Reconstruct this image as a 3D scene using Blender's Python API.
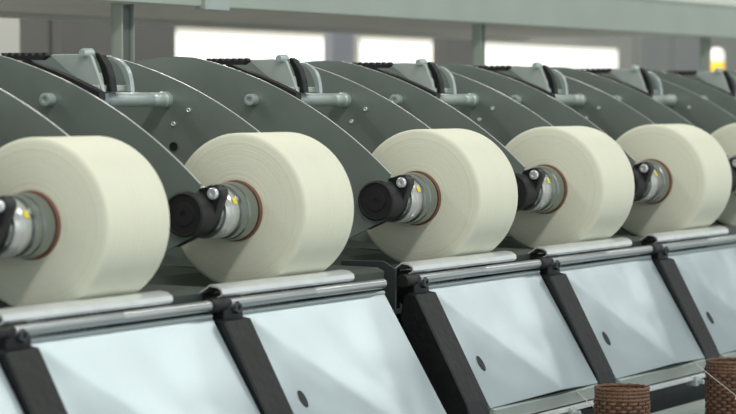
import bpy, bmesh, math, random
from mathutils import Vector, Matrix

random.seed(7)
scene = bpy.context.scene
for o in list(bpy.data.objects):
    bpy.data.objects.remove(o)
COL = scene.collection
PI = math.pi
H = 1.15                       # height of the package axis above the floor
PITCH, GAP = 0.3465, 0.0456        # spacing of the winding units, extra width at the section joint


def ux(n):
    return n * PITCH + (GAP if n >= 2 else 0.0)


# ------------------------------------------------------------------ camera
cam_d = bpy.data.cameras.new('camera')
cam = bpy.data.objects.new('camera', cam_d)
COL.objects.link(cam)
scene.camera = cam
cam_d.sensor_width = 36.0
cam_d.lens = 2800.0 / 736.0 * 36.0
cam_d.clip_start = 0.05
cam_d.clip_end = 100
YAW, PIT = 0.4724, -0.0379
cam.location = (-1.9754, -1.3263, 0.1048 + H)
fwd = Vector((math.cos(PIT) * math.cos(YAW), math.cos(PIT) * math.sin(YAW), math.sin(PIT)))
cam.rotation_euler = fwd.to_track_quat('-Z', 'Y').to_euler()
cam_d.dof.use_dof = True
cam_d.dof.focus_distance = 2.95
cam_d.dof.aperture_fstop = 11.0

# ------------------------------------------------------------------ world and lights
world = bpy.data.worlds.new('world')
scene.world = world
world.use_nodes = True
world.node_tree.nodes['Background'].inputs[0].default_value = (0.90, 0.97, 1.0, 1)
world.node_tree.nodes['Background'].inputs[1].default_value = 0.88


def area(name, loc, target, sx, sy, power, color=(1, 1, 1)):
    d = bpy.data.lights.new(name, 'AREA')
    d.shape = 'RECTANGLE'
    d.size = sx
    d.size_y = sy
    d.energy = power
    d.color = color
    o = bpy.data.objects.new(name, d)
    COL.objects.link(o)
    o.location = loc
    o.rotation_euler = (Vector(target) - Vector(loc)).to_track_quat('-Z', 'Y').to_euler()
    return o


# rows of ceiling tubes over the two aisles (ceiling at 3.6 m)
for i, lx in enumerate((-2.4, -0.4, 1.6, 3.6, 5.6, 7.8)):
    area('ceiling_lamp', (lx, -1.55, 3.5), (lx, -1.55, 0), 1.5, 0.30, (43, 32, 25, 15, 15, 13)[i], (1.0, 0.985, 0.93))
for i, lx in enumerate((-0.5, 2.5, 5.5, 8.5)):
    area('ceiling_lamp_back', (lx, 2.3, 3.5), (lx, 2.3, 0), 1.5, 0.30, 40, (1.0, 0.97, 0.90))
# broad cool area light added out of view on the aisle side
area('aisle_side_light', (1.5, -5.0, 2.3), (1.5, 0, 1.0), 7.0, 1.8, 24, (0.88, 0.97, 1.0))

vs = scene.view_settings
vs.view_transform = 'Standard'
vs.look = 'None'
vs.gamma = 1.0
vs.exposure = 0.0
vs.use_curve_mapping = False


# ------------------------------------------------------------------ materials
def mat(name, col, rough=0.5, metal=0.0, noise=0.0, nscale=30.0, bump=0.0, bscale=60.0, emit=0.0, spec=None, detail=3.0):
    m = bpy.data.materials.new(name)
    m.use_nodes = True
    nt = m.node_tree
    b = nt.nodes['Principled BSDF']
    b.inputs['Base Color'].default_value = (*col, 1)
    b.inputs['Roughness'].default_value = rough
    b.inputs['Metallic'].default_value = metal
    if spec is not None:
        b.inputs['Specular IOR Level'].default_value = spec
    tc = nt.nodes.new('ShaderNodeTexCoord')
    if noise:
        n = nt.nodes.new('ShaderNodeTexNoise')
        n.inputs['Scale'].default_value = nscale
        n.inputs['Detail'].default_value = detail
        nt.links.new(tc.outputs['Object'], n.inputs['Vector'])
        r = nt.nodes.new('ShaderNodeValToRGB')
        r.color_ramp.elements[0].position = 0.3
        r.color_ramp.elements[1].position = 0.7
        r.color_ramp.elements[0].color = (*[max(0, c * (1 - noise)) for c in col], 1)
        r.color_ramp.elements[1].color = (*[min(1, c * (1 + noise)) for c in col], 1)
        nt.links.new(n.outputs['Fac'], r.inputs[0])
        nt.links.new(r.outputs[0], b.inputs['Base Color'])
    if bump:
        n2 = nt.nodes.new('ShaderNodeTexNoise')
        n2.inputs['Scale'].default_value = bscale
        n2.inputs['Detail'].default_value = detail
        nt.links.new(tc.outputs['Object'], n2.inputs['Vector'])
        bp = nt.nodes.new('ShaderNodeBump')
        bp.inputs['Strength'].default_value = bump
        bp.inputs['Distance'].default_value = 0.01
        nt.links.new(n2.outputs['Fac'], bp.inputs['Height'])
        nt.links.new(bp.outputs[0], b.inputs['Normal'])
    if emit:
        b.inputs['Emission Color'].default_value = (*col, 1)
        b.inputs['Emission Strength'].default_value = emit
    return m


M = {}
M['plate'] = mat('painted_plate', (0.24, 0.28, 0.255), 0.30, 0.35, 0.08, 14, 0.02, 8)
M['edge'] = mat('cut_steel_edge', (0.62, 0.66, 0.64), 0.35, 0.5)
M['steel'] = mat('bright_steel', (0.80, 0.83, 0.83), 0.28, 0.5, 0.05, 40)
M['spacer'] = mat('grey_enamel_bar', (0.50, 0.57, 0.56), 0.35, 0.4)
M['dullsteel'] = mat('dull_steel', (0.30, 0.33, 0.33), 0.35, 0.8, 0.08, 60)
M['bracket'] = mat('pale_green_grey_sheet', (0.46, 0.52, 0.49), 0.45, 0.2, 0.05, 30)
M['black'] = mat('black_plastic', (0.012, 0.012, 0.014), 0.45, 0.0, bump=0.05, bscale=300)
M['rubber'] = mat('black_rubber', (0.010, 0.010, 0.011), 0.6)
M['arm'] = mat('dark_cast_iron', (0.010, 0.012, 0.012), 0.5, 0.3, 0.25, 60, 0.08, 120)
M['frame'] = mat('dark_machine_paint', (0.035, 0.042, 0.042), 0.5, 0.1, 0.15, 30)
M['deck'] = mat('grey_green_deck', (0.075, 0.092, 0.080), 0.5, 0.2, 0.1, 20)
M['beam'] = mat('sage_grey_paint', (0.42, 0.485, 0.42), 0.55, 0.0, 0.04, 10)
M['under'] = mat('grey_tray_paint', (0.82, 0.82, 0.76), 0.6, 0.0, 0.04, 10)
M['white'] = mat('pale_grey_band', (0.60, 0.62, 0.61), 0.22, 0.55)
M['yellow'] = mat('yellow_sticker', (0.80, 0.66, 0.04), 0.5)
M['paper'] = mat('brown_paper_tube', (0.20, 0.080, 0.048), 0.65, 0.0, 0.15, 120)
M['chuck'] = mat('ribbed_steel', (0.30, 0.33, 0.32), 0.22, 0.9)
M['wicker'] = mat('brown_woven_cord', (0.15, 0.075, 0.042), 0.6, 0.0, 0.35, 180, 0.1, 300)
M['wickerdark'] = mat('dark_brown_stake', (0.05, 0.022, 0.012), 0.7, 0.0, 0.2, 100)
M['yarn'] = mat('cream_thread', (0.66, 0.60, 0.52), 0.8)
M['pink'] = mat('pale_pink_cap', (0.70, 0.50, 0.48), 0.5)


def package_material():
    m = bpy.data.materials.new('cream_yarn_winding')
    m.use_nodes = True
    nt = m.node_tree
    b = nt.nodes['Principled BSDF']
    b.inputs['Roughness'].default_value = 0.85
    b.inputs['Specular IOR Level'].default_value = 0.2
    b.inputs['Sheen Weight'].default_value = 0.15
    tc = nt.nodes.new('ShaderNodeTexCoord')
    sep = nt.nodes.new('ShaderNodeSeparateXYZ')
    nt.links.new(tc.outputs['Object'], sep.inputs[0])
    # radius from the axis drives the layer rings on the end faces
    yz = nt.nodes.new('ShaderNodeCombineXYZ')
    nt.links.new(sep.outputs['Y'], yz.inputs['X'])
    nt.links.new(sep.outputs['Z'], yz.inputs['Y'])
    ln = nt.nodes.new('ShaderNodeVectorMath')
    ln.operation = 'LENGTH'
    nt.links.new(yz.outputs[0], ln.inputs[0])
    n1 = nt.nodes.new('ShaderNodeTexNoise')
    n1.noise_dimensions = '1D'
    n1.inputs['Scale'].default_value = 420
    n1.inputs['Detail'].default_value = 3
    nt.links.new(ln.outputs['Value'], n1.inputs['W'])
    # fine thread bands along the axis
    n2 = nt.nodes.new('ShaderNodeTexNoise')
    n2.noise_dimensions = '1D'
    n2.inputs['Scale'].default_value = 300
    nt.links.new(sep.outputs['X'], n2.inputs['W'])
    n3 = nt.nodes.new('ShaderNodeTexNoise')
    n3.inputs['Scale'].default_value = 300
    nt.links.new(tc.outputs['Object'], n3.inputs['Vector'])
    add = nt.nodes.new('ShaderNodeMath')
    add.operation = 'ADD'
    nt.links.new(n1.outputs['Fac'], add.inputs[0])
    nt.links.new(n2.outputs['Fac'], add.inputs[1])
    add2 = nt.nodes.new('ShaderNodeMath')
    add2.operation = 'MULTIPLY_ADD'
    add2.inputs[1].default_value = 0.5
    nt.links.new(n3.outputs['Fac'], add2.inputs[0])
    nt.links.new(add.outputs[0], add2.inputs[2])
    r = nt.nodes.new('ShaderNodeValToRGB')
    r.color_ramp.elements[0].position = 0.35
    r.color_ramp.elements[1].position = 1.0
    r.color_ramp.elements[0].color = (0.66, 0.66, 0.51, 1)
    r.color_ramp.elements[1].color = (0.765, 0.77, 0.62, 1)
    dv = nt.nodes.new('ShaderNodeMath')
    dv.operation = 'MULTIPLY'
    dv.inputs[1].default_value = 0.88
    nt.links.new(add2.outputs[0], dv.inputs[0])
    nt.links.new(dv.outputs[0], r.inputs[0])
    nt.links.new(r.outputs[0], b.inputs['Base Color'])
    bp = nt.nodes.new('ShaderNodeBump')
    bp.inputs['Strength'].default_value = 0.25
    bp.inputs['Distance'].default_value = 0.001
    nt.links.new(add2.outputs[0], bp.inputs['Height'])
    nt.links.new(bp.outputs[0], b.inputs['Normal'])
    return m


M['package'] = package_material()


def panel_material():
    m = bpy.data.materials.new('brushed_pale_metal')
    m.use_nodes = True
    nt = m.node_tree
    b = nt.nodes['Principled BSDF']
    b.inputs['Base Color'].default_value = (0.49, 0.58, 0.62, 1)
    b.inputs['Metallic'].default_value = 0.6
    b.inputs['Roughness'].default_value = 0.31
    tc = nt.nodes.new('ShaderNodeTexCoord')
    mp = nt.nodes.new('ShaderNodeMapping')
    mp.inputs['Scale'].default_value = (9, 9, 7)
    nt.links.new(tc.outputs['Object'], mp.inputs[0])
    n = nt.nodes.new('ShaderNodeTexNoise')
    n.inputs['Scale'].default_value = 1.0
    n.inputs['Detail'].default_value = 1.5
    nt.links.new(mp.outputs[0], n.inputs['Vector'])
    bp = nt.nodes.new('ShaderNodeBump')
    bp.inputs['Strength'].default_value = 0.5
    bp.inputs['Distance'].default_value = 0.012
    nt.links.new(n.outputs['Fac'], bp.inputs['Height'])
    nt.links.new(bp.outputs[0], b.inputs['Normal'])
    return m


M['panel'] = panel_material()


# ------------------------------------------------------------------ mesh helpers
SX = 1.0


def finish(name, bm, m, parent=None, loc=(0, 0, 0), smooth=False, mats=None):
    for v in bm.verts:
        v.co.x *= SX
    bmesh.ops.remove_doubles(bm, verts=bm.verts, dist=1e-6)
    bmesh.ops.recalc_face_normals(bm, faces=bm.faces)
    me = bpy.data.meshes.new(name)
    bm.to_mesh(me)
    bm.free()
    for x in (mats or [m]):
        me.materials.append(x)
    if smooth:
        for p in me.polygons:
            p.use_smooth = True
        me.set_sharp_from_angle(angle=math.radians(38))
    o = bpy.data.objects.new(name, me)
    COL.objects.link(o)
    o.location = loc
    if parent:
        o.parent = parent
    return o


def bbox(bm, x0, x1, y0, y1, z0, z1, bevel=0.0):
    r = bmesh.ops.create_cube(bm, size=1.0)
    vs_ = r['verts']
    for v in vs_:
        v.co = Vector(((x0 + x1) / 2 + v.co.x * (x1 - x0), (y0 + y1) / 2 + v.co.y * (y1 - y0), (z0 + z1) / 2 + v.co.z * (z1 - z0)))
    if bevel:
        es = list({e for v in vs_ for e in v.link_edges})
        bmesh.ops.bevel(bm, geom=es, offset=bevel, segments=2, affect='EDGES', profile=0.5)
    return bm


def lathe(bm, prof, seg=48, axis='X', c=(0, 0, 0)):
    """prof: list of (along, radius)"""
    rings = []
    for a, r in prof:
        ring = []
        if r < 1e-6:
            p = (a, 0, 0)
            ring = [p] * seg
        else:
            ring = [(a, r * math.cos(2 * PI * i / seg), r * math.sin(2 * PI * i / seg)) for i in range(seg)]
        rings.append(ring)

    def tr(p):
        a, u, v = p
        if axis == 'X':
            q = (a, u, v)
        elif axis == 'Y':
            q = (v, a, u)
        else:
            q = (u, v, a)
        return Vector(q) + Vector(c)
    vv = []
    for ring in rings:
        if ring[0] == ring[1]:
            one = bm.verts.new(tr(ring[0]))
            vv.append([one] * seg)
        else:
            vv.append([bm.verts.new(tr(p)) for p in ring])
    for k in range(len(vv) - 1):
        for i in range(seg):
            j = (i + 1) % seg
            f = []
            for v in (vv[k][i], vv[k][j], vv[k + 1][j], vv[k + 1][i]):
                if v not in f:
                    f.append(v)
            if len(f) > 2:
                bm.faces.new(f)
    return bm


def tube(bm, pts, r, seg=12):
    """round bar through a list of points"""
    pts = [Vector(p) for p in pts]
    rings = []
    for i, p in enumerate(pts):
        d = (pts[min(i + 1, len(pts) - 1)] - pts[max(i - 1, 0)]).normalized()
        up = Vector((0, 0, 1)) if abs(d.z) < 0.9 else Vector((0, 1, 0))
        u = d.cross(up).normalized()
        v = d.cross(u)
        rings.append([bm.verts.new(p + r * (math.cos(2 * PI * k / seg) * u + math.sin(2 * PI * k / seg) * v)) for k in range(seg)])
    for a, b in zip(rings, rings[1:]):
        for k in range(seg):
            bm.faces.new((a[k], a[(k + 1) % seg], b[(k + 1) % seg], b[k]))
    bm.faces.new(rings[0])
    bm.faces.new(list(reversed(rings[-1])))
    return bm


def prism(bm, poly, x0, x1, bevel=0.0, edge_mat=0):
    """polygon in (y, z) extruded from x0 to x1"""
    a = [bm.verts.new((x0, y, z)) for y, z in poly]
    b = [bm.verts.new((x1, y, z)) for y, z in poly]
    n = len(poly)
    fa = bm.faces.new(a)
    fb = bm.faces.new(list(reversed(b)))
    side = []
    for i in range(n):
        f = bm.faces.new((a[i], b[i], b[(i + 1) % n], a[(i + 1) % n]))
        f.material_index = edge_mat
        side.append(f)
    if bevel:
        es = [e for e in fa.edges] + [e for e in fb.edges]
        bmesh.ops.bevel(bm, geom=es, offset=bevel, segments=1, affect='EDGES', material=edge_mat)
    return bm


def hull2(circles, seg=20):
    """convex outline round a set of (y, z, r) circles"""
    pts = []
    for y, z, r in circles:
        for k in range(seg):
            t = 2 * PI * k / seg
            pts.append((round(y + r * math.cos(t), 6), round(z + r * math.sin(t), 6)))
    pts = sorted(set(pts))

    def half(ps):
        h = []
        for p in ps:
            while len(h) > 1 and (h[-1][0] - h[-2][0]) * (p[1] - h[-2][1]) - (h[-1][1] - h[-2][1]) * (p[0] - h[-2][0]) <= 0:
                h.pop()
            h.append(p)
        return h[:-1]
    return half(pts) + half(pts[::-1])


def thing(name, label, cat, loc, group=None):
    o = bpy.data.objects.new(name, None)
    o.empty_display_size = 0.05
    COL.objects.link(o)
    o.location = loc
    o['label'] = label
    o['category'] = cat
    if group:
        o['group'] = group
    return o


def tag(o, label, cat, group=None):
    o['label'] = label
    o['category'] = cat
    if group:
        o['group'] = group
    return o


def struct(o):
    o['kind'] = 'structure'
    return o


def dup(root, loc, label, group=None):
    def cp(o, parent):
        c = o.copy()
        COL.objects.link(c)
        if parent:
            c.parent = parent
        for ch in o.children:
            cp(ch, c)
        return c
    r = cp(root, None)
    r.location = loc
    r['label'] = label
    if group:
        r['group'] = group
    return r


def boxobj(name, m, x0, x1, y0, y1, z0, z1, bevel=0.0, parent=None):
    bm = bmesh.new()
    bbox(bm, x0, x1, y0, y1, z0 + (0 if parent else H), z1 + (0 if parent else H), bevel)
    return finish(name, bm, m, parent)


# ------------------------------------------------------------------ the hall
M['floor'] = mat('grey_floor', (0.36, 0.37, 0.35), 0.4, 0, 0.1, 2)
M['wall'] = mat('pale_plaster', (0.60, 0.60, 0.56), 0.8, 0, 0.04, 1.5)
M['ceil'] = mat('white_ceiling', (0.55, 0.56, 0.54), 0.8)
struct(boxobj('floor', M['floor'], -6, 20, -6, 4.3, -H - 0.1, -H))
struct(boxobj('ceiling', M['ceil'], -6, 20, -6, 4.3, 2.45, 2.55))
M['glass_lit'] = mat('lit_window_glass', (1.0, 0.985, 0.93), 0.3, emit=1.0)
wins = [(6.88, 8.16), (8.36, 9.12), (9.40, 11.30)]
Z0, Z1 = 0.14, 0.375
segs = [-6.0] + [v for w in wins for v in w] + [20.0]
bm = bmesh.new()
for i in range(0, len(segs), 2):
    bbox(bm, segs[i], segs[i + 1], 4.0, 4.2, -H + H, 2.45 + H)
for a, b in wins:
    bbox(bm, a, b, 4.0, 4.2, 0, Z0 + H)
    bbox(bm, a, b, 4.0, 4.2, Z1 + H, 2.45 + H)
w = finish('wall_back', bm, M['wall'])
struct(w)
M['sill'] = mat('window_frame_paint', (0.62, 0.58, 0.45), 0.6)
for i, (a, b) in enumerate(wins):
    g = boxobj('window_%d' % (i + 1), M['glass_lit'], a, b, 4.02, 4.04, Z0, Z1)
    struct(g)
    bm = bmesh.new()
    for q in ((a, b, Z1 - 0.012, Z1), (a, b, Z0, Z0 + 0.012), (a, a + 0.015, Z0, Z1), (b - 0.015, b, Z0, Z1)):
        bbox(bm, q[0], q[1], 4.00, 4.02, q[2] + H, q[3] + H)
    finish('window_frame', bm, M['sill'], g)

# things standing in the aisle behind the machine
M['cabinet'] = mat('brown_grey_cabinet', (0.20, 0.195, 0.185), 0.5, 0.0, 0.06, 3)
M['cabinet2'] = mat('grey_cabinet', (0.30, 0.31, 0.30), 0.45, 0.0, 0.04, 3)
M['pillar'] = mat('lavender_grey_pillar', (0.42, 0.43, 0.48), 0.6, 0.0, 0.04, 3)


def cabinet(label, m, x0, x1, y0, y1, ztop, trim=None):
    r = thing('storage_cabinet', label, 'cabinet', ((x0 + x1) / 2, (y0 + y1) / 2, 0))
    w2, d2 = (x1 - x0) / 2, (y1 - y0) / 2
    bm = bmesh.new()
    bbox(bm, -w2, w2, -d2 + 0.02, d2, 0.06, ztop + H, 0.006)
    bbox(bm, -w2 + 0.02, w2 - 0.02, -d2 + 0.04, d2 - 0.02, 0, 0.06)
    finish('body', bm, m, r)
    bm = bmesh.new()
    bbox(bm, -w2 + 0.008, -0.003, -d2, -d2 + 0.02, 0.08, ztop + H - 0.01, 0.003)
    finish('door', bm, m, r)
    bm = bmesh.new()
    bbox(bm, 0.003, w2 - 0.008, -d2, -d2 + 0.02, 0.08, ztop + H - 0.01, 0.003)
    d = finish('door', bm, m, r)
    bm = bmesh.new()
    bbox(bm, 0.015, 0.03, -d2 - 0.02, -d2 - 0.004, 0.95, 1.08, 0.002)
    finish('handle', bm, M['steel'], d)
    return r


cabinet('blurred brown-grey cabinet behind the machine, left of the first lit window', M['cabinet'], 1.86, 2.239, 1.2, 1.278, 0.60)
cabinet('blurred grey cabinet behind the machine beside the rightmost beam post', M['cabinet2'], 6.458, 7.039, 2.0, 2.08, 0.95)
bm = bmesh.new()
bbox(bm, 3.347, 3.472, 1.2, 1.242, 0, 2.45 + H, 0.004)
bbox(bm, 3.327, 3.492, 1.18, 1.262, 0, 0.04, 0.004)
tag(finish('box_column', bm, M['cabinet']), 'blurred tan-grey column behind the machine beside the middle beam post', 'column')
bm = bmesh.new()
bbox(bm, 3.579, 3.686, 1.6, 1.625, 0, 2.45 + H, 0.004)
bbox(bm, 3.559, 3.706, 1.58, 1.645, 0, 0.04, 0.004)
tag(finish('steel_pillar', bm, M['pillar']), 'blurred lavender-grey pillar standing before the lit windows', 'pillar')
bm = bmesh.new()
bbox(bm, 2.850, 2.882, 1.6, 1.62, 0, 2.45 + H, 0.003)
bbox(bm, 2.83, 2.90, 1.58, 1.64, 0, 0.02, 0.003)
tag(finish('support_pole', bm, M['under']), 'thin pale vertical pole just left of the first lit window', 'pole')

# warning lamp at far right
r = thing('warning_lamp', 'small yellow warning lamp glowing at the far right behind the machine', 'lamp', (6.07, 1.6, 0))
bm = bmesh.new()
lathe(bm, [(0, 0), (0, 0.06), (0.02, 0.06), (0.03, 0.02), (H + 0.17, 0.012), (H + 0.18, 0.026), (H + 0.193, 0.026), (H + 0.193, 0)], 24, 'Z')
finish('pole', bm, M['dullsteel'], r, smooth=True)
M['amber'] = mat('amber_lamp_glass', (1.0, 0.62, 0.05), 0.3, emit=0.9)
M['lampwhite'] = mat('white_lamp_glass', (1.0, 0.97, 0.88), 0.3, emit=0.9)
bm = bmesh.new()
lathe(bm, [(H + 0.193, 0), (H + 0.193, 0.024), (H + 0.225, 0.024), (H + 0.225, 0)], 24, 'Z')
finish('amber_lens', bm, M['amber'], r, smooth=True)
bm = bmesh.new()
lathe(bm, [(H + 0.225, 0), (H + 0.225, 0.024), (H + 0.255, 0.023), (H + 0.262, 0.012), (H + 0.264, 0)], 24, 'Z')
finish('white_lens', bm, M['lampwhite'], r, smooth=True)

# ------------------------------------------------------------------ overhead beam and its posts
r = thing('overhead_beam', 'long sage-grey channel beam running above the winding machine', 'beam', (0, 0, H))
bm = bmesh.new()
bbox(bm, -1.0, 6.4, 0.49, 0.498, 0.225, 0.283, 0.0015)
bbox(bm, -1.0, 6.4, 0.49, 0.56, 0.279, 0.287, 0.0015)
finish('face_plate', bm, M['beam'], r)
bm = bmesh.new()
bbox(bm, -1.0, 3.06, 0.499, 0.90, 0.228, 0.238, 0.001)
bbox(bm, -1.0, 3.06, 0.89, 0.90, 0.22, 0.27, 0.001)
finish('bottom_tray', bm, M['under'], r)
bm = bmesh.new()
bbox(bm, 1.113, 1.175, 0.484, 0.50, 0.221, 0.300, 0.001)
finish('joint_plate', bm, M['bracket'], r)
bm = bmesh.new()
bbox(bm, -1.0, 2.57, 0.50, 0.56, 0.287, 0.36, 0.0015)
finish('cable_duct', bm, M['under'], r)
bm = bmesh.new()
bbox(bm, 2.64, 6.4, 0.54, 0.56, 0.287, 0.40, 0.0015)
finish('cable_duct', bm, M['under'], r)


M['web_shade'] = mat('painted_recess_shade', (0.13, 0.15, 0.14), 0.5, 0.1)  # dark colour stands in for the shade inside the post channels


def post(px, wd, label):
    r = thing('beam_post', label, 'post', (px, 0.52, H), 'posts carrying the overhead beam')
    bm = bmesh.new()
    bbox(bm, 0, 0.003, -0.005, 0.010, -0.60, 0.225, 0.0008)
    bbox(bm, 0, wd, 0.008, 0.011, -0.60, 0.225, 0.0008)
    bbox(bm, wd - 0.002, wd, -0.003, 0.010, -0.60, 0.225, 0.0008)
    finish('channel', bm, M['beam'], r)
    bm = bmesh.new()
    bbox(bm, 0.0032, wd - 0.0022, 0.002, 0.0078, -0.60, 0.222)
    finish('shade_strip', bm, M['web_shade'], r)
    return r


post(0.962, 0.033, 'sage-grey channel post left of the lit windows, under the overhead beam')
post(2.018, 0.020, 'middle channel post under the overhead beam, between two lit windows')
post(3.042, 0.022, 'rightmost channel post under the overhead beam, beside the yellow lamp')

# ------------------------------------------------------------------ machine body
XL, XR = ux(-1) - 0.16, ux(8) + 0.12
r = thing('machine_frame', 'dark grey body of the winding machine behind the front covers', 'machine', (0, 0, 0))
bm = bmesh.new()
prism(bm, [(-0.012, -0.140 + H), (-0.066, -0.262 + H), (-0.066, 0.0), (0.50, 0.0), (0.50, -0.140 + H)], XL, XR, 0.0)
finish('body', bm, M['frame'], r)
bm = bmesh.new()
bbox(bm, XL, XR, 0.42, 0.50, -0.139 + H, 0.02 + H, 0.004)
finish('back_box', bm, M['frame'], r)

# ------------------------------------------------------------------ winding head (one per package)
SX = 1.155                    # the head, package and panel builders give x along the machine in units of 1.155 m
CY, CZ, CR = 0.3217, -0.3266, 0.4881


def arc_z(y, off=0.0):
    rr = CR + off
    return CZ + math.sqrt(rr * rr - (y - CY) ** 2)


def plate_poly(nose):
    pts = []
    ys = [0.0 + 0.225 * i / 24 for i in range(25)]
    if nose:
        pts += [(-0.0080, 0.018), (-0.0135, arc_z(-0.0135))]
    for y in ys:
        pts.append((y, arc_z(y)))
    pts += [(0.245, 0.1530), (0.265, 0.1525), (0.294, 0.149), (0.33, 0.140), (0.37, 0.12), (0.39, 0.10), (0.39, -0.028),
            (0.30, -0.028), (0.095, -0.0605), (0.07, -0.055), (0.03, -0.038), (-0.006, -0.020), (-0.016, -0.010), (-0.018, 0.002)]
    return pts[::-1]


XA, XB = -0.0797, 0.1028


def small_screw(bm, x, y, z, r, h):
    lathe(bm, [(x, 0), (x, r), (x - h, r), (x - h - 0.0004, r * 0.8), (x - h, r * 0.45), (x - h + 0.0015, r * 0.40), (x - h + 0.0015, 0)], 16, 'X', (0, y, z))


def make_head(loc, label):
    r = thing('winding_head', label, 'winding head', loc, 'winding heads along the machine')
    bm = bmesh.new()
    prism(bm, plate_poly(True), XA - 0.0015, XA + 0.0015, 0.0, 1)
    for f in bm.faces:
        if f.calc_center_median().z < 0.028:
            f.material_index = 0
    pa = finish('side_plate', bm, None, r, mats=[M['plate'], M['edge']])
    bm = bmesh.new()
    small_screw(bm, XA - 0.0015, 0.150, 0.106, 0.0062, 0.009)
    finish('bolt', bm, M['spacer'], pa, smooth=True)
    bm = bmesh.new()
    prism(bm, plate_poly(False), XB - 0.0015, XB + 0.0015, 0.0, 1)
    pb = finish('side_plate', bm, None, r, mats=[M['plate'], M['edge']])
    for y, z, q in ((0.123, 0.0955, 0.0022), (0.141, 0.0815, 0.0022)):
        bm = bmesh.new()
        small_screw(bm, XB - 0.0015, y, z, q, 0.0015)
        finish('screw', bm, M['steel'], pb, smooth=True)
    bm = bmesh.new()
    lathe(bm, [(XB - 0.0014, 0), (XB - 0.0014, 0.0046), (XB - 0.0026, 0.0046), (XB - 0.0026, 0.0036), (XB - 0.0018, 0.0034), (XB - 0.0018, 0)], 20, 'X', (0, 0.141, 0.0585))
    finish('hole_grommet', bm, M['rubber'], pb, smooth=True)
    # spacer bar between the plates
    bm = bmesh.new()
    R_ = 0.0073
    lathe(bm, [(XA, 0), (XA, R_), (0.0, R_), (0.001, R_ + 0.0012), (0.012, R_ + 0.0012), (0.013, R_), (XB - 0.030, R_), (XB - 0.029, R_ - 0.0006), (XB - 0.027, R_ - 0.0006),
               (XB - 0.026, R_), (XB - 0.012, R_), (XB - 0.011, R_ - 0.001), (XB - 0.009, R_ - 0.001), (XB - 0.008, R_ + 0.001), (XB - 0.0015, R_ + 0.001), (XB - 0.0015, 0)], 28, 'X', (0, 0.150, 0.106))
    sb = finish('spacer_bar', bm, M['spacer'], r, smooth=True)
    bm = bmesh.new()
    bbox(bm, -0.030, -0.006, 0.138, 0.162, 0.0950, 0.115, 0.003)
    finish('clamp', bm, M['dullsteel'], sb)
    # toothed sector beside the left plate
    bm = bmesh.new()
    poly = []
    for i in range(15):
        y = 0.113 + 0.087 * i / 14
        poly.append((y, arc_z(y, -0.0015)))
    for i in range(15):
        y = 0.200 - 0.087 * i / 14
        poly.append((y, arc_z(y, -0.0085)))
    prism(bm, poly[::-1], -0.058, -0.048)
    poly = []
    n = 26
    for i in range(n + 1):
        y = 0.174 + 0.052 * i / n
        poly.append((y, 0.1482 + (0.0030 if i % 4 in (1, 2) else 0.0)))
    poly += [(0.226, 0.1440), (0.180, 0.1440)]
    prism(bm, poly[::-1], -0.056, -0.049)
    finish('toothed_sector', bm, M['rubber'], r)
    # sheet bracket and its fittings
    bm = bmesh.new()
    prism(bm, [(0.191, 0.1485), (0.188, 0.1500), (0.148, 0.1500), (0.144, 0.148), (0.137, 0.130), (0.130, 0.113), (0.140, 0.113), (0.165, 0.130)], -0.028, -0.024, 0.0006)
    bbox(bm, -0.0275, 0.012, 0.150, 0.186, 0.1480, 0.1495)
    finish('sheet_bracket', bm, M['bracket'], r)
    bm = bmesh.new()
    lathe(bm, [(-0.034, 0), (-0.034, 0.0035), (-0.030, 0.0045), (-0.020, 0.0045), (-0.020, 0)], 16, 'X', (0, 0.150, 0.1510))
    finish('set_screw', bm, M['spacer'], r, smooth=True)
    bm = bmesh.new()
    prism(bm, [(0.148, 0.1500), (0.146, 0.1520), (0.141, 0.1495), (0.135, 0.140), (0.130, 0.128), (0.128, 0.114), (0.136, 0.114), (0.138, 0.128), (0.141, 0.140), (0.145, 0.147)], -0.018, -0.008, 0.001)
    finish('lever', bm, M['arm'], r)
    # crescent guide
    bm = bmesh.new()
    out, inn = [], []
    for i in range(13):
        t = i / 12
        a = math.radians(100 - 100 * t)
        out.append((0.152 - 0.026 * t - 0.006 * math.sin(PI * t), 0.1470 - 0.034 * t * t))
        inn.append((0.153 - 0.023 * t - 0.003 * math.sin(PI * t), 0.1450 - 0.032 * t * t))
    prism(bm, out + inn[::-1], 0.010, 0.016, 0.0008)
    finish('crescent_guide', bm, M['spacer'], r)
    bm = bmesh.new()
    bbox(bm, -0.030, 0.018, 0.134, 0.166, 0.114, 0.120, 0.001)
    bbox(bm, -0.010, 0.010, 0.152, 0.164, 0.112, 0.132, 0.001)
    finish('cross_block', bm, M['bracket'], r)
    # cover between this head and the next, and the drum box under the package
    bm = bmesh.new()
    prism(bm, [(-0.034, -0.088), (-0.036, -0.070), (-0.028, -0.066), (0.10, -0.0640), (0.38, -0.050), (0.38, -0.138), (-0.010, -0.138)], 0.1005, 0.209, 0.001)
    finish('deck_cover', bm, M['deck'], r)
    bm = bmesh.new()
    prism(bm, [(0.056, -0.085), (0.090, -0.066), (0.38, -0.040), (0.38, -0.138), (0.056, -0.138)], -0.084, 0.095, 0.001)
    finish('drum_box', bm, M['deck'], r)
    bm = bmesh.new()
    prof = [(-0.008, 0), (-0.008, 0.026)]
    for i in range(12):
        x = -0.006 + i * 0.0082
        prof += [(x, 0.0275), (x + 0.005, 0.0275), (x + 0.0055, 0.026), (x + 0.0075, 0.026)]
    prof += [(0.094, 0.026), (0.094, 0)]
    lathe(bm, prof, 40, 'X', (0, 0.022, -0.0995))
    finish('winding_drum', bm, M['dullsteel'], r, smooth=True)
    # holder arm with cap and chuck
    bm = bmesh.new()
    prism(bm, hull2([(-0.0205, 0.0190, 0.0085), (0, 0, 0.0200), (0.0240, -0.0260, 0.0058)]), -0.0695, -0.0575, 0.0012)
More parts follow.
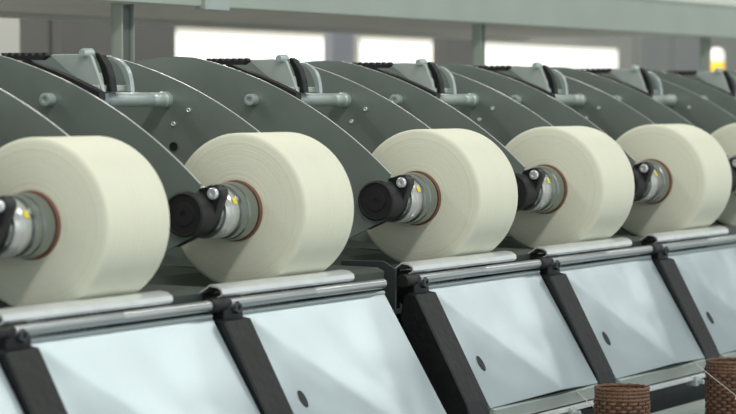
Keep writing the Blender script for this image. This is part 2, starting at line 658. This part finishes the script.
    arm = finish('holder_arm', bm, M['black'], r, smooth=True)
    bm = bmesh.new()
    lathe(bm, [(-0.0870, 0), (-0.0870, 0.0030), (-0.0877, 0.0032), (-0.0877, 0.0105), (-0.0867, 0.0110), (-0.0867, 0.0185), (-0.0880, 0.0192), (-0.0870, 0.0210), (-0.0695, 0.0216), (-0.0675, 0.0216), (-0.0675, 0)], 48, 'X')
    finish('end_cap', bm, M['rubber'], arm, smooth=True)
    bm = bmesh.new()
    lathe(bm, [(-0.0690, 0), (-0.0690, 0.0054), (-0.0720, 0.0054), (-0.0730, 0.0046), (-0.0730, 0.0024), (-0.0713, 0.0020), (-0.0713, 0)], 20, 'X', (0, -0.0205, 0.0190))
    finish('bolt', bm, M['steel'], arm, smooth=True)
    bm = bmesh.new()
    lathe(bm, [(-0.0690, 0), (-0.0690, 0.0030), (-0.0710, 0.0028), (-0.0710, 0)], 16, 'X', (0, 0.0240, -0.0260))
    finish('bolt', bm, M['dullsteel'], arm, smooth=True)
    bm = bmesh.new()
    lathe(bm, [(-0.0575, 0), (-0.0575, 0.0205), (-0.0550, 0.0215), (-0.0545, 0.0236)], 48, 'X')
    lathe(bm, [(-0.0335, 0.0240), (-0.0320, 0.0225), (-0.0300, 0.0225), (-0.0290, 0.0258), (-0.0225, 0.0266), (-0.0217, 0.0250), (-0.0200, 0.0250), (-0.0193, 0.0268), (-0.0125, 0.0280), (-0.0080, 0.0280), (-0.0070, 0.0262), (0.0, 0.0262), (0.0, 0)], 48, 'X')
    ck = finish('chuck', bm, M['chuck'], arm, smooth=True)
    bm = bmesh.new()
    lathe(bm, [(-0.0545, 0.0205), (-0.0545, 0.0240), (-0.0530, 0.0246), (-0.0465, 0.0248), (-0.0457, 0.0238), (-0.0443, 0.0238), (-0.0435, 0.0250), (-0.0345, 0.0252), (-0.0335, 0.0244), (-0.0335, 0.0205)], 48, 'X')
    finish('chuck_band', bm, M['white'], arm, smooth=True)
    bm = bmesh.new()
    # sticker wrapped on the band, facing front and up
    a0 = PI - math.radians(26)
    for k in range(6):
        t0, t1 = a0 - 0.12 + 0.24 * k / 6, a0 - 0.12 + 0.24 * (k + 1) / 6
        q = [bm.verts.new((x, 0.0255 * math.cos(t), 0.0255 * math.sin(t))) for x, t in ((-0.0425, t0), (-0.0365, t0), (-0.0365, t1), (-0.0425, t1))]
        bm.faces.new(q)
    bmesh.ops.remove_doubles(bm, verts=bm.verts, dist=1e-6)
    bmesh.ops.solidify(bm, geom=bm.faces[:], thickness=0.0003)
    st = finish('sticker', bm, M['yellow'], arm)
    return r


HL = ['winding head at the left edge, holding the leftmost big package',
      'winding head between the first and second packages from the left',
      'winding head between the second and third packages from the left',
      'winding head between the third and fourth packages from the left',
      'winding head between the fourth and fifth packages from the left',
      'winding head right of the fifth package, holding the one cut by the edge',
      'winding head at the right edge, second from the farthest, only its plates in view',
      'farthest winding head, just its plate tops at the right edge by the post']
head = make_head((ux(0), 0, H), HL[0])
for n in range(1, 8):
    dup(head, (ux(n), 0, H), HL[n])

# ------------------------------------------------------------------ yarn packages
order = ['leftmost', 'second', 'third', 'fourth', 'fifth', 'sixth']
PL = ['big cream yarn package, leftmost and nearest, cut by the left edge',
      'cream yarn package second from the left, above the first dark joint arm',
      'cream yarn package third from the left, in the middle of the row',
      'cream yarn package fourth from the left, right of the middle',
      'cream yarn package fifth from the left, the last one seen whole',
      'cream yarn package cut off by the right edge']


def make_package(loc, label):
    r = thing('yarn_package', label, 'yarn package', loc, 'cream yarn packages on the machine')
    bm = bmesh.new()
    R, L = 0.0742, 0.0879
    prof = [(0.0, 0.0295), (-0.0030, 0.0295), (-0.0028, 0.036), (-0.0022, 0.050), (-0.0012, 0.062), (0.0000, 0.0705), (0.0008, 0.0726), (0.0020, 0.0738), (0.0036, R)]
    prof += [(0.0036 + (L - 0.0072) * i / 8, R) for i in range(1, 9)]
    prof += [(L - 0.0016, 0.0735), (L - 0.0003, 0.0712), (L + 0.002, 0.050), (L + 0.003, 0.0295), (L, 0.0295), (0.0, 0.0295)]
    lathe(bm, prof, 128, 'X')
    finish('yarn_winding', bm, M['package'], r, smooth=True)
    bm = bmesh.new()
    lathe(bm, [(-0.0055, 0.0272), (-0.0062, 0.0283), (-0.0055, 0.0293), (0.0, 0.0294), (L + 0.007, 0.0294), (L + 0.007, 0.0272), (-0.0055, 0.0272)], 64, 'X')
    finish('paper_tube', bm, M['paper'], r, smooth=True)
    return r


pk = make_package((ux(0), 0, H), PL[0])
for n in range(1, 6):
    o = dup(pk, (ux(n), 0, H), PL[n])
    for c in o.children:
        c.rotation_euler.x = n * 1.3

# ------------------------------------------------------------------ front covers
YT, ZT, YB, ZB, X0, X1 = -0.0520, -0.0905, -0.1246, -0.2132, -0.0725, 0.1800
FOLD = 0.0085
nrm = Vector((0, -(ZT - ZB), -(YB - YT))).normalized()
nrm = Vector((0, -(ZT - ZB), (YT - YB))).normalized()    # outward: forward and up


def panel_point(x, s):
    """s: 0 top edge, 1 bottom edge; folded into three facets meeting near the bottom right"""
    base = Vector((x, YT + (YB - YT) * s, ZT + (ZB - ZT) * s))
    u = (x - X0) / (X1 - X0)
    pu = 0.60            # fold apex near the bottom
    tu = 0.86            # top end of the right-hand crease
    # height field: zero along left-bottom facet edge and right facet, ridge to the apex
    left = u - pu * s                       # >0 above the left crease
    right = (tu + (pu - tu) * s) - u        # >0 left of the right crease
    d = 0.0
    w = tu * (1 - s) + 1e-6
    if left > 0 and right > 0:
        d = FOLD * s
    # piecewise linear: apex pushed out, corners in plane
    if left <= 0:
        # triangle TL, BL, apex
        d = FOLD * (u / pu)
    elif right >= 0:
        d = FOLD * s
    else:
        d = FOLD * (1 - u) / (1 - (tu + (pu - tu) * s)) * s
    return base + nrm * d


def make_panel(loc, label):
    r = thing('metal_cover', label, 'cover', loc, 'pale metal front covers below the packages')
    bm = bmesh.new()
    nx, ns = 40, 45
    g = [[bm.verts.new(panel_point(X0 + (X1 - X0) * i / nx, j / ns)) for i in range(nx + 1)] for j in range(ns + 1)]
    for j in range(ns):
        for i in range(nx):
            bm.faces.new((g[j][i], g[j][i + 1], g[j + 1][i + 1], g[j + 1][i]))
    ge = [[bm.verts.new(v.co - nrm * 0.003) for v in row] for row in g]
    for j in range(ns):
        for i in range(nx):
            bm.faces.new((ge[j][i], ge[j + 1][i], ge[j + 1][i + 1], ge[j][i + 1]))
    for i in range(nx):
        bm.faces.new((g[0][i], ge[0][i], ge[0][i + 1], g[0][i + 1]))
        bm.faces.new((g[ns][i], g[ns][i + 1], ge[ns][i + 1], ge[ns][i]))
    for j in range(ns):
        bm.faces.new((g[j][0], g[j + 1][0], ge[j + 1][0], ge[j][0]))
        bm.faces.new((g[j][nx], ge[j][nx], ge[j + 1][nx], g[j + 1][nx]))
    finish('sheet', bm, M['panel'], r, smooth=True)
    # rolled lip along the top
    bm = bmesh.new()
    tube(bm, [(X0, YT + 0.001, ZT + 0.001), (X1, YT + 0.001, ZT + 0.001)], 0.0022, 10)
    finish('top_lip', bm, M['spacer'], r, smooth=True)
    # lower flange folded back
    bm = bmesh.new()
    prism(bm, [(YB + 0.001, ZB - 0.001), (YB - 0.004, ZB - 0.0025), (YB + 0.001, ZB - 0.0165), (YB + 0.004, ZB - 0.0165), (YB + 0.004, ZB - 0.002)], X0 + 0.003, X1 - 0.002)
    finish('lower_flange', bm, M['bracket'], r)
    # oval latch hole
    bm = bmesh.new()
    s, x = 0.655, -0.048
    c = panel_point(x, s)
    ex = Vector((1, 0, 0))
    ed = (panel_point(x, s + 0.02) - panel_point(x, s - 0.02)).normalized()
    en = ex.cross(ed).normalized()
    if en.dot(nrm) < 0:
        en = -en
    n = 28

    def ell(a, b_, h):
        return [bm.verts.new(c + ex * (a * math.cos(2 * PI * k / n)) + ed * (b_ * math.sin(2 * PI * k / n)) + en * h) for k in range(n)]
    rings = [ell(0.0050, 0.0090, 0.0002), ell(0.0049, 0.0088, 0.0005), ell(0.0045, 0.0083, 0.0005), ell(0.0044, 0.0082, 0.0003)]
    for a, b_ in zip(rings, rings[1:]):
        for k in range(n):
            bm.faces.new((a[k], a[(k + 1) % n], b_[(k + 1) % n], b_[k]))
    bm.faces.new(rings[-1])
    finish('latch_hole', bm, M['rubber'], r)
    return r


FL = ['pale metal front cover at the bottom left corner, only a sliver in view',
      'pale metal front cover below the leftmost package',
      'pale metal front cover below the second package from the left',
      'pale metal front cover below the third package, in the middle of the row',
      'pale metal front cover below the fourth package, above a brown basket',
      'pale metal front cover cut by the right edge']
pn = make_panel((ux(-1), 0, H), FL[0])
for n in range(0, 5):
    dup(pn, (ux(n), 0, H), FL[n + 1])

# ------------------------------------------------------------------ guide flaps, rods, joint arms
bm = bmesh.new()
prof = [(-0.0530, -0.0735), (-0.0570, -0.0725), (-0.0590, -0.0700), (-0.0580, -0.0660), (-0.0530, -0.0628), (-0.0450, -0.0618), (-0.0400, -0.0655), (-0.0345, -0.0690),
        (-0.0345, -0.0705), (-0.0405, -0.0668), (-0.0450, -0.0634), (-0.0525, -0.0645), (-0.0565, -0.0670), (-0.0573, -0.0700), (-0.0558, -0.0718), (-0.0530, -0.0724)]
prism(bm, prof, -0.113, 0.112, 0.0)
fl = finish('guide_flap', bm, M['steel'], loc=(ux(0), 0, H), smooth=True)
GL = ['curved bright steel guide flap under the leftmost package',
      'curved bright steel guide flap under the second package from the left',
      'curved bright steel guide flap under the third package from the left',
      'curved bright steel guide flap under the fourth package from the left',
      'curved bright steel guide flap under the fifth package from the left']
tag(fl, GL[0], 'guide flap', 'steel guide flaps under the packages')
for n in range(1, 5):
    o = fl.copy()
    COL.objects.link(o)
    o.location = (ux(n), 0, H)
    o['label'] = GL[n]

RL = ['steel rod above the leftmost whole front cover',
      'steel rod above the front cover under the second package',
      'steel rod above the front cover under the third package',
      'steel rod above the front cover under the fourth package',
      'steel rod above the front cover cut by the right edge']
bm = bmesh.new()
lathe(bm, [(-0.10, 0), (-0.10, 0.0050), (0.040, 0.0050), (0.041, 0.0046), (0.043, 0.0046), (0.044, 0.0050), (0.171, 0.0050), (0.171, 0)], 24, 'X')
M['rod'] = mat('brushed_rod_steel', (0.50, 0.53, 0.53), 0.3, 0.8)
rd = finish('steel_rod', bm, M['rod'], loc=(ux(0), -0.0555, H - 0.0795), smooth=True)
tag(rd, RL[0], 'rod', 'steel rods above the front covers')
for n in range(1, 5):
    o = rd.copy()
    COL.objects.link(o)
    o.location = (ux(n), -0.0555, H - 0.0795)
    o['label'] = RL[n]


def make_arm(loc, label):
    r = thing('joint_arm', label, 'arm', loc, 'dark joint arms between the front covers')
    bm = bmesh.new()
    # strip lying just under the panel plane
    poly = [(-0.050, -0.092), (YT - 0.012, ZT - 0.004), (YB + 0.003, ZB + 0.010), (YB - 0.004, ZB - 0.012), (YB - 0.002, ZB - 0.030), (YB + 0.020, ZB - 0.030), (-0.045, -0.120)]
    prism(bm, poly, -0.1170, -0.0755, 0.0015)
    finish('strip', bm, M['arm'], r)
    bm = bmesh.new()
    prism(bm, hull2([(-0.050, -0.080, 0.009), (-0.030, -0.083, 0.011), (-0.050, -0.100, 0.008)]), -0.110, -0.080, 0.0015)
    hd = finish('head', bm, M['arm'], r, smooth=True)
    bm = bmesh.new()
    lathe(bm, [(-0.058, 0), (-0.058, 0.0058), (-0.062, 0.0058), (-0.063, 0.0050), (-0.063, 0.0028), (-0.061, 0.0024), (-0.061, 0)], 6, 'Y', (-0.093, 0, -0.0835))
    finish('bolt', bm, M['frame'], hd)
    bm = bmesh.new()
    lathe(bm, [(-0.130, 0.0), (-0.130, 0.0062), (-0.129, 0.0068), (-0.118, 0.0068), (-0.117, 0.0062), (-0.107, 0.0062), (-0.107, 0)], 28, 'X', (0, -0.0555, -0.0795))
    finish('rod_socket', bm, M['arm'], r, smooth=True)
    return r


AL = ['dark slanted joint arm at the left edge, beside the leftmost whole cover',
      'dark slanted joint arm between the first and second whole covers',
      'dark slanted joint arm in the wide black gap left of the middle cover',
      'dark slanted joint arm between the third and fourth whole covers',
      'dark slanted joint arm left of the cover cut by the right edge']
ja = make_arm((ux(0), 0, H), AL[0])
for n in range(1, 5):
    dup(ja, (ux(n), 0, H), AL[n])

# section joint between the second and third units
SX = 1.0
bm = bmesh.new()
prism(bm, [(-0.044, -0.068), (-0.030, -0.060), (0.02, -0.060), (0.02, -0.110), (-0.044, -0.110)], 0.597, 0.600, 0.0008)
bbox(bm, 0.600, 0.622, -0.036, 0.060, -0.110, -0.068)
for v in bm.verts:
    v.co.z += H
tag(finish('section_joint', bm, M['frame']), 'dark joint plate between two machine sections, right of the second rod', 'joint')

# ------------------------------------------------------------------ rails under the covers
r = thing('front_rail', 'bright steel rail running under the front covers behind the baskets', 'rail', (0, 0, H))
bm = bmesh.new()
bbox(bm, XL, XR, -0.1265, -0.1195, -0.2375, -0.2315, 0.001)
finish('bar', bm, M['steel'], r)
for x in (0.863, 1.253, 0.473):
    bm = bmesh.new()
    bbox(bm, x - 0.006, x + 0.004, -0.131, -0.117, -0.244, -0.2325, 0.001)
    lathe(bm, [(-0.138, 0), (-0.138, 0.003), (-0.130, 0.003), (-0.130, 0)], 12, 'Y', (x, 0, -0.2385))
    finish('clamp', bm, M['spacer'], r)
bm = bmesh.new()
prism(bm, [(-0.118, -0.266 + H), (-0.150, -0.270 + H), (-0.150, -0.292 + H), (-0.118, -0.292 + H)], XL, XR, 0.001)
tag(finish('lower_ledge', bm, M['bracket']), 'grey-green ledge along the machine below the rail', 'ledge')

# ------------------------------------------------------------------ brown woven baskets
def make_basket(loc, label):
    r = thing('woven_basket', label, 'basket', loc, 'brown woven baskets under the covers')
    hgt, R = 0.16, 0.0285
    stakes = 30
    bm = bmesh.new()
    for k in range(stakes):
        a = 2 * PI * k / stakes
        x, y = R * math.cos(a), R * math.sin(a)
        tube(bm, [(x, y, -hgt), (x, y, -0.001)], 0.0011, 6)
    finish('stakes', bm, M['wickerdark'], r)
    rows, seg = 38, stakes * 4
    bm = bmesh.new()
    for j in range(rows):
        z = -0.0055 - j * (hgt - 0.01) / rows
        pts = []
        for i in range(seg):
            a = 2 * PI * i / seg
            rr = R + (0.0013 if j > 2 else 0.0) * math.cos(a * stakes / 2 + (PI if j % 2 else 0))
            pts.append(Vector((rr * math.cos(a), rr * math.sin(a), z)))
        ring = []
        for i, p in enumerate(pts):
            u = Vector((p.x, p.y, 0)).normalized()
            ring.append([bm.verts.new(p + u * (0.0014 * math.cos(2 * PI * k / 6)) + Vector((0, 0, 0.0019 * math.sin(2 * PI * k / 6)))) for k in range(6)])
        for i in range(seg):
            a_, b_ = ring[i], ring[(i + 1) % seg]
            for k in range(6):
                bm.faces.new((a_[k], a_[(k + 1) % 6], b_[(k + 1) % 6], b_[k]))
    wv = finish('weave', bm, M['wicker'], r, smooth=True)
    bm = bmesh.new()
    n = 72
    ring = []
    for i in range(n):
        a = 2 * PI * i / n
        rr = R
        u = Vector((math.cos(a), math.sin(a), 0))
        c = u * rr + Vector((0, 0, -0.002 + 0.0004 * math.sin(a * 18)))
        ring.append([bm.verts.new(c + u * (0.0018 * math.cos(2 * PI * k / 8)) + Vector((0, 0, 0.0019 * math.sin(2 * PI * k / 8)))) for k in range(8)])
    for i in range(n):
        a_, b_ = ring[i], ring[(i + 1) % n]
        for k in range(8):
            bm.faces.new((a_[k], a_[(k + 1) % 8], b_[(k + 1) % 8], b_[k]))
    finish('rim', bm, M['wicker'], r, smooth=True)
    bm = bmesh.new()
    lathe(bm, [(-hgt, 0), (-hgt, R - 0.001), (-hgt + 0.004, R - 0.001), (-hgt + 0.004, 0)], 32, 'Z')
    finish('base', bm, M['wickerdark'], r)
    return r


bk = make_basket((ux(2) + 0.0925, -0.2, H - 0.2025), 'brown woven basket at the bottom edge, between the middle and next cover')
bk2 = dup(bk, (ux(3) + 0.0925, -0.2, H - 0.2025), 'brown woven basket at the bottom right corner, cut by the edge')
r = thing('basket_shelf', 'dark shelf carrying the brown woven baskets', 'shelf', (0, 0, H))
bm = bmesh.new()
bbox(bm, XL, XR, -0.245, -0.071, -0.3725, -0.3635, 0.001)
finish('board', bm, M['frame'], r)

# threads
bm = bmesh.new()
tube(bm, [(0.872, -0.1285, -0.2150 + H), (0.907, -0.132, -0.2330 + H), (0.940, -0.1385, -0.2550 + H), (0.955, -0.1400, -0.2685 + H)], 0.0006, 6)
tag(finish('yarn_thread', bm, M['yarn']), 'fine cream thread hanging behind the left woven basket', 'thread', 'threads below the covers')
bm = bmesh.new()
tube(bm, [(1.262, -0.1285, -0.2170 + H), (1.059, -0.2000, -0.1980 + H), (1.0885, -0.2400, -0.2370 + H)], 0.00045, 6)
tag(finish('yarn_thread', bm, M['yarn']), 'fine cream thread running to the pink cap by the right basket', 'thread', 'threads below the covers')
r = thing('thread_guide', 'small pink and grey thread guide before the right woven basket', 'thread guide', (1.094, -0.240, H - 0.2385))
bm = bmesh.new()
lathe(bm, [(-0.006, 0), (-0.006, 0.003), (-0.002, 0.0042), (0.003, 0.0042), (0.006, 0.002), (0.006, 0)], 20, 'X')
finish('pink_cap', bm, M['pink'], r, smooth=True)
bm = bmesh.new()
lathe(bm, [(0.006, 0), (0.006, 0.0028), (0.012, 0.0028), (0.012, 0.0060), (0.030, 0.0060), (0.030, 0)], 20, 'X')
tube(bm, [(0.022, 0, 0), (0.022, 0.0, -0.1250)], 0.0022, 10)
finish('stem', bm, M['dullsteel'], r, smooth=True)
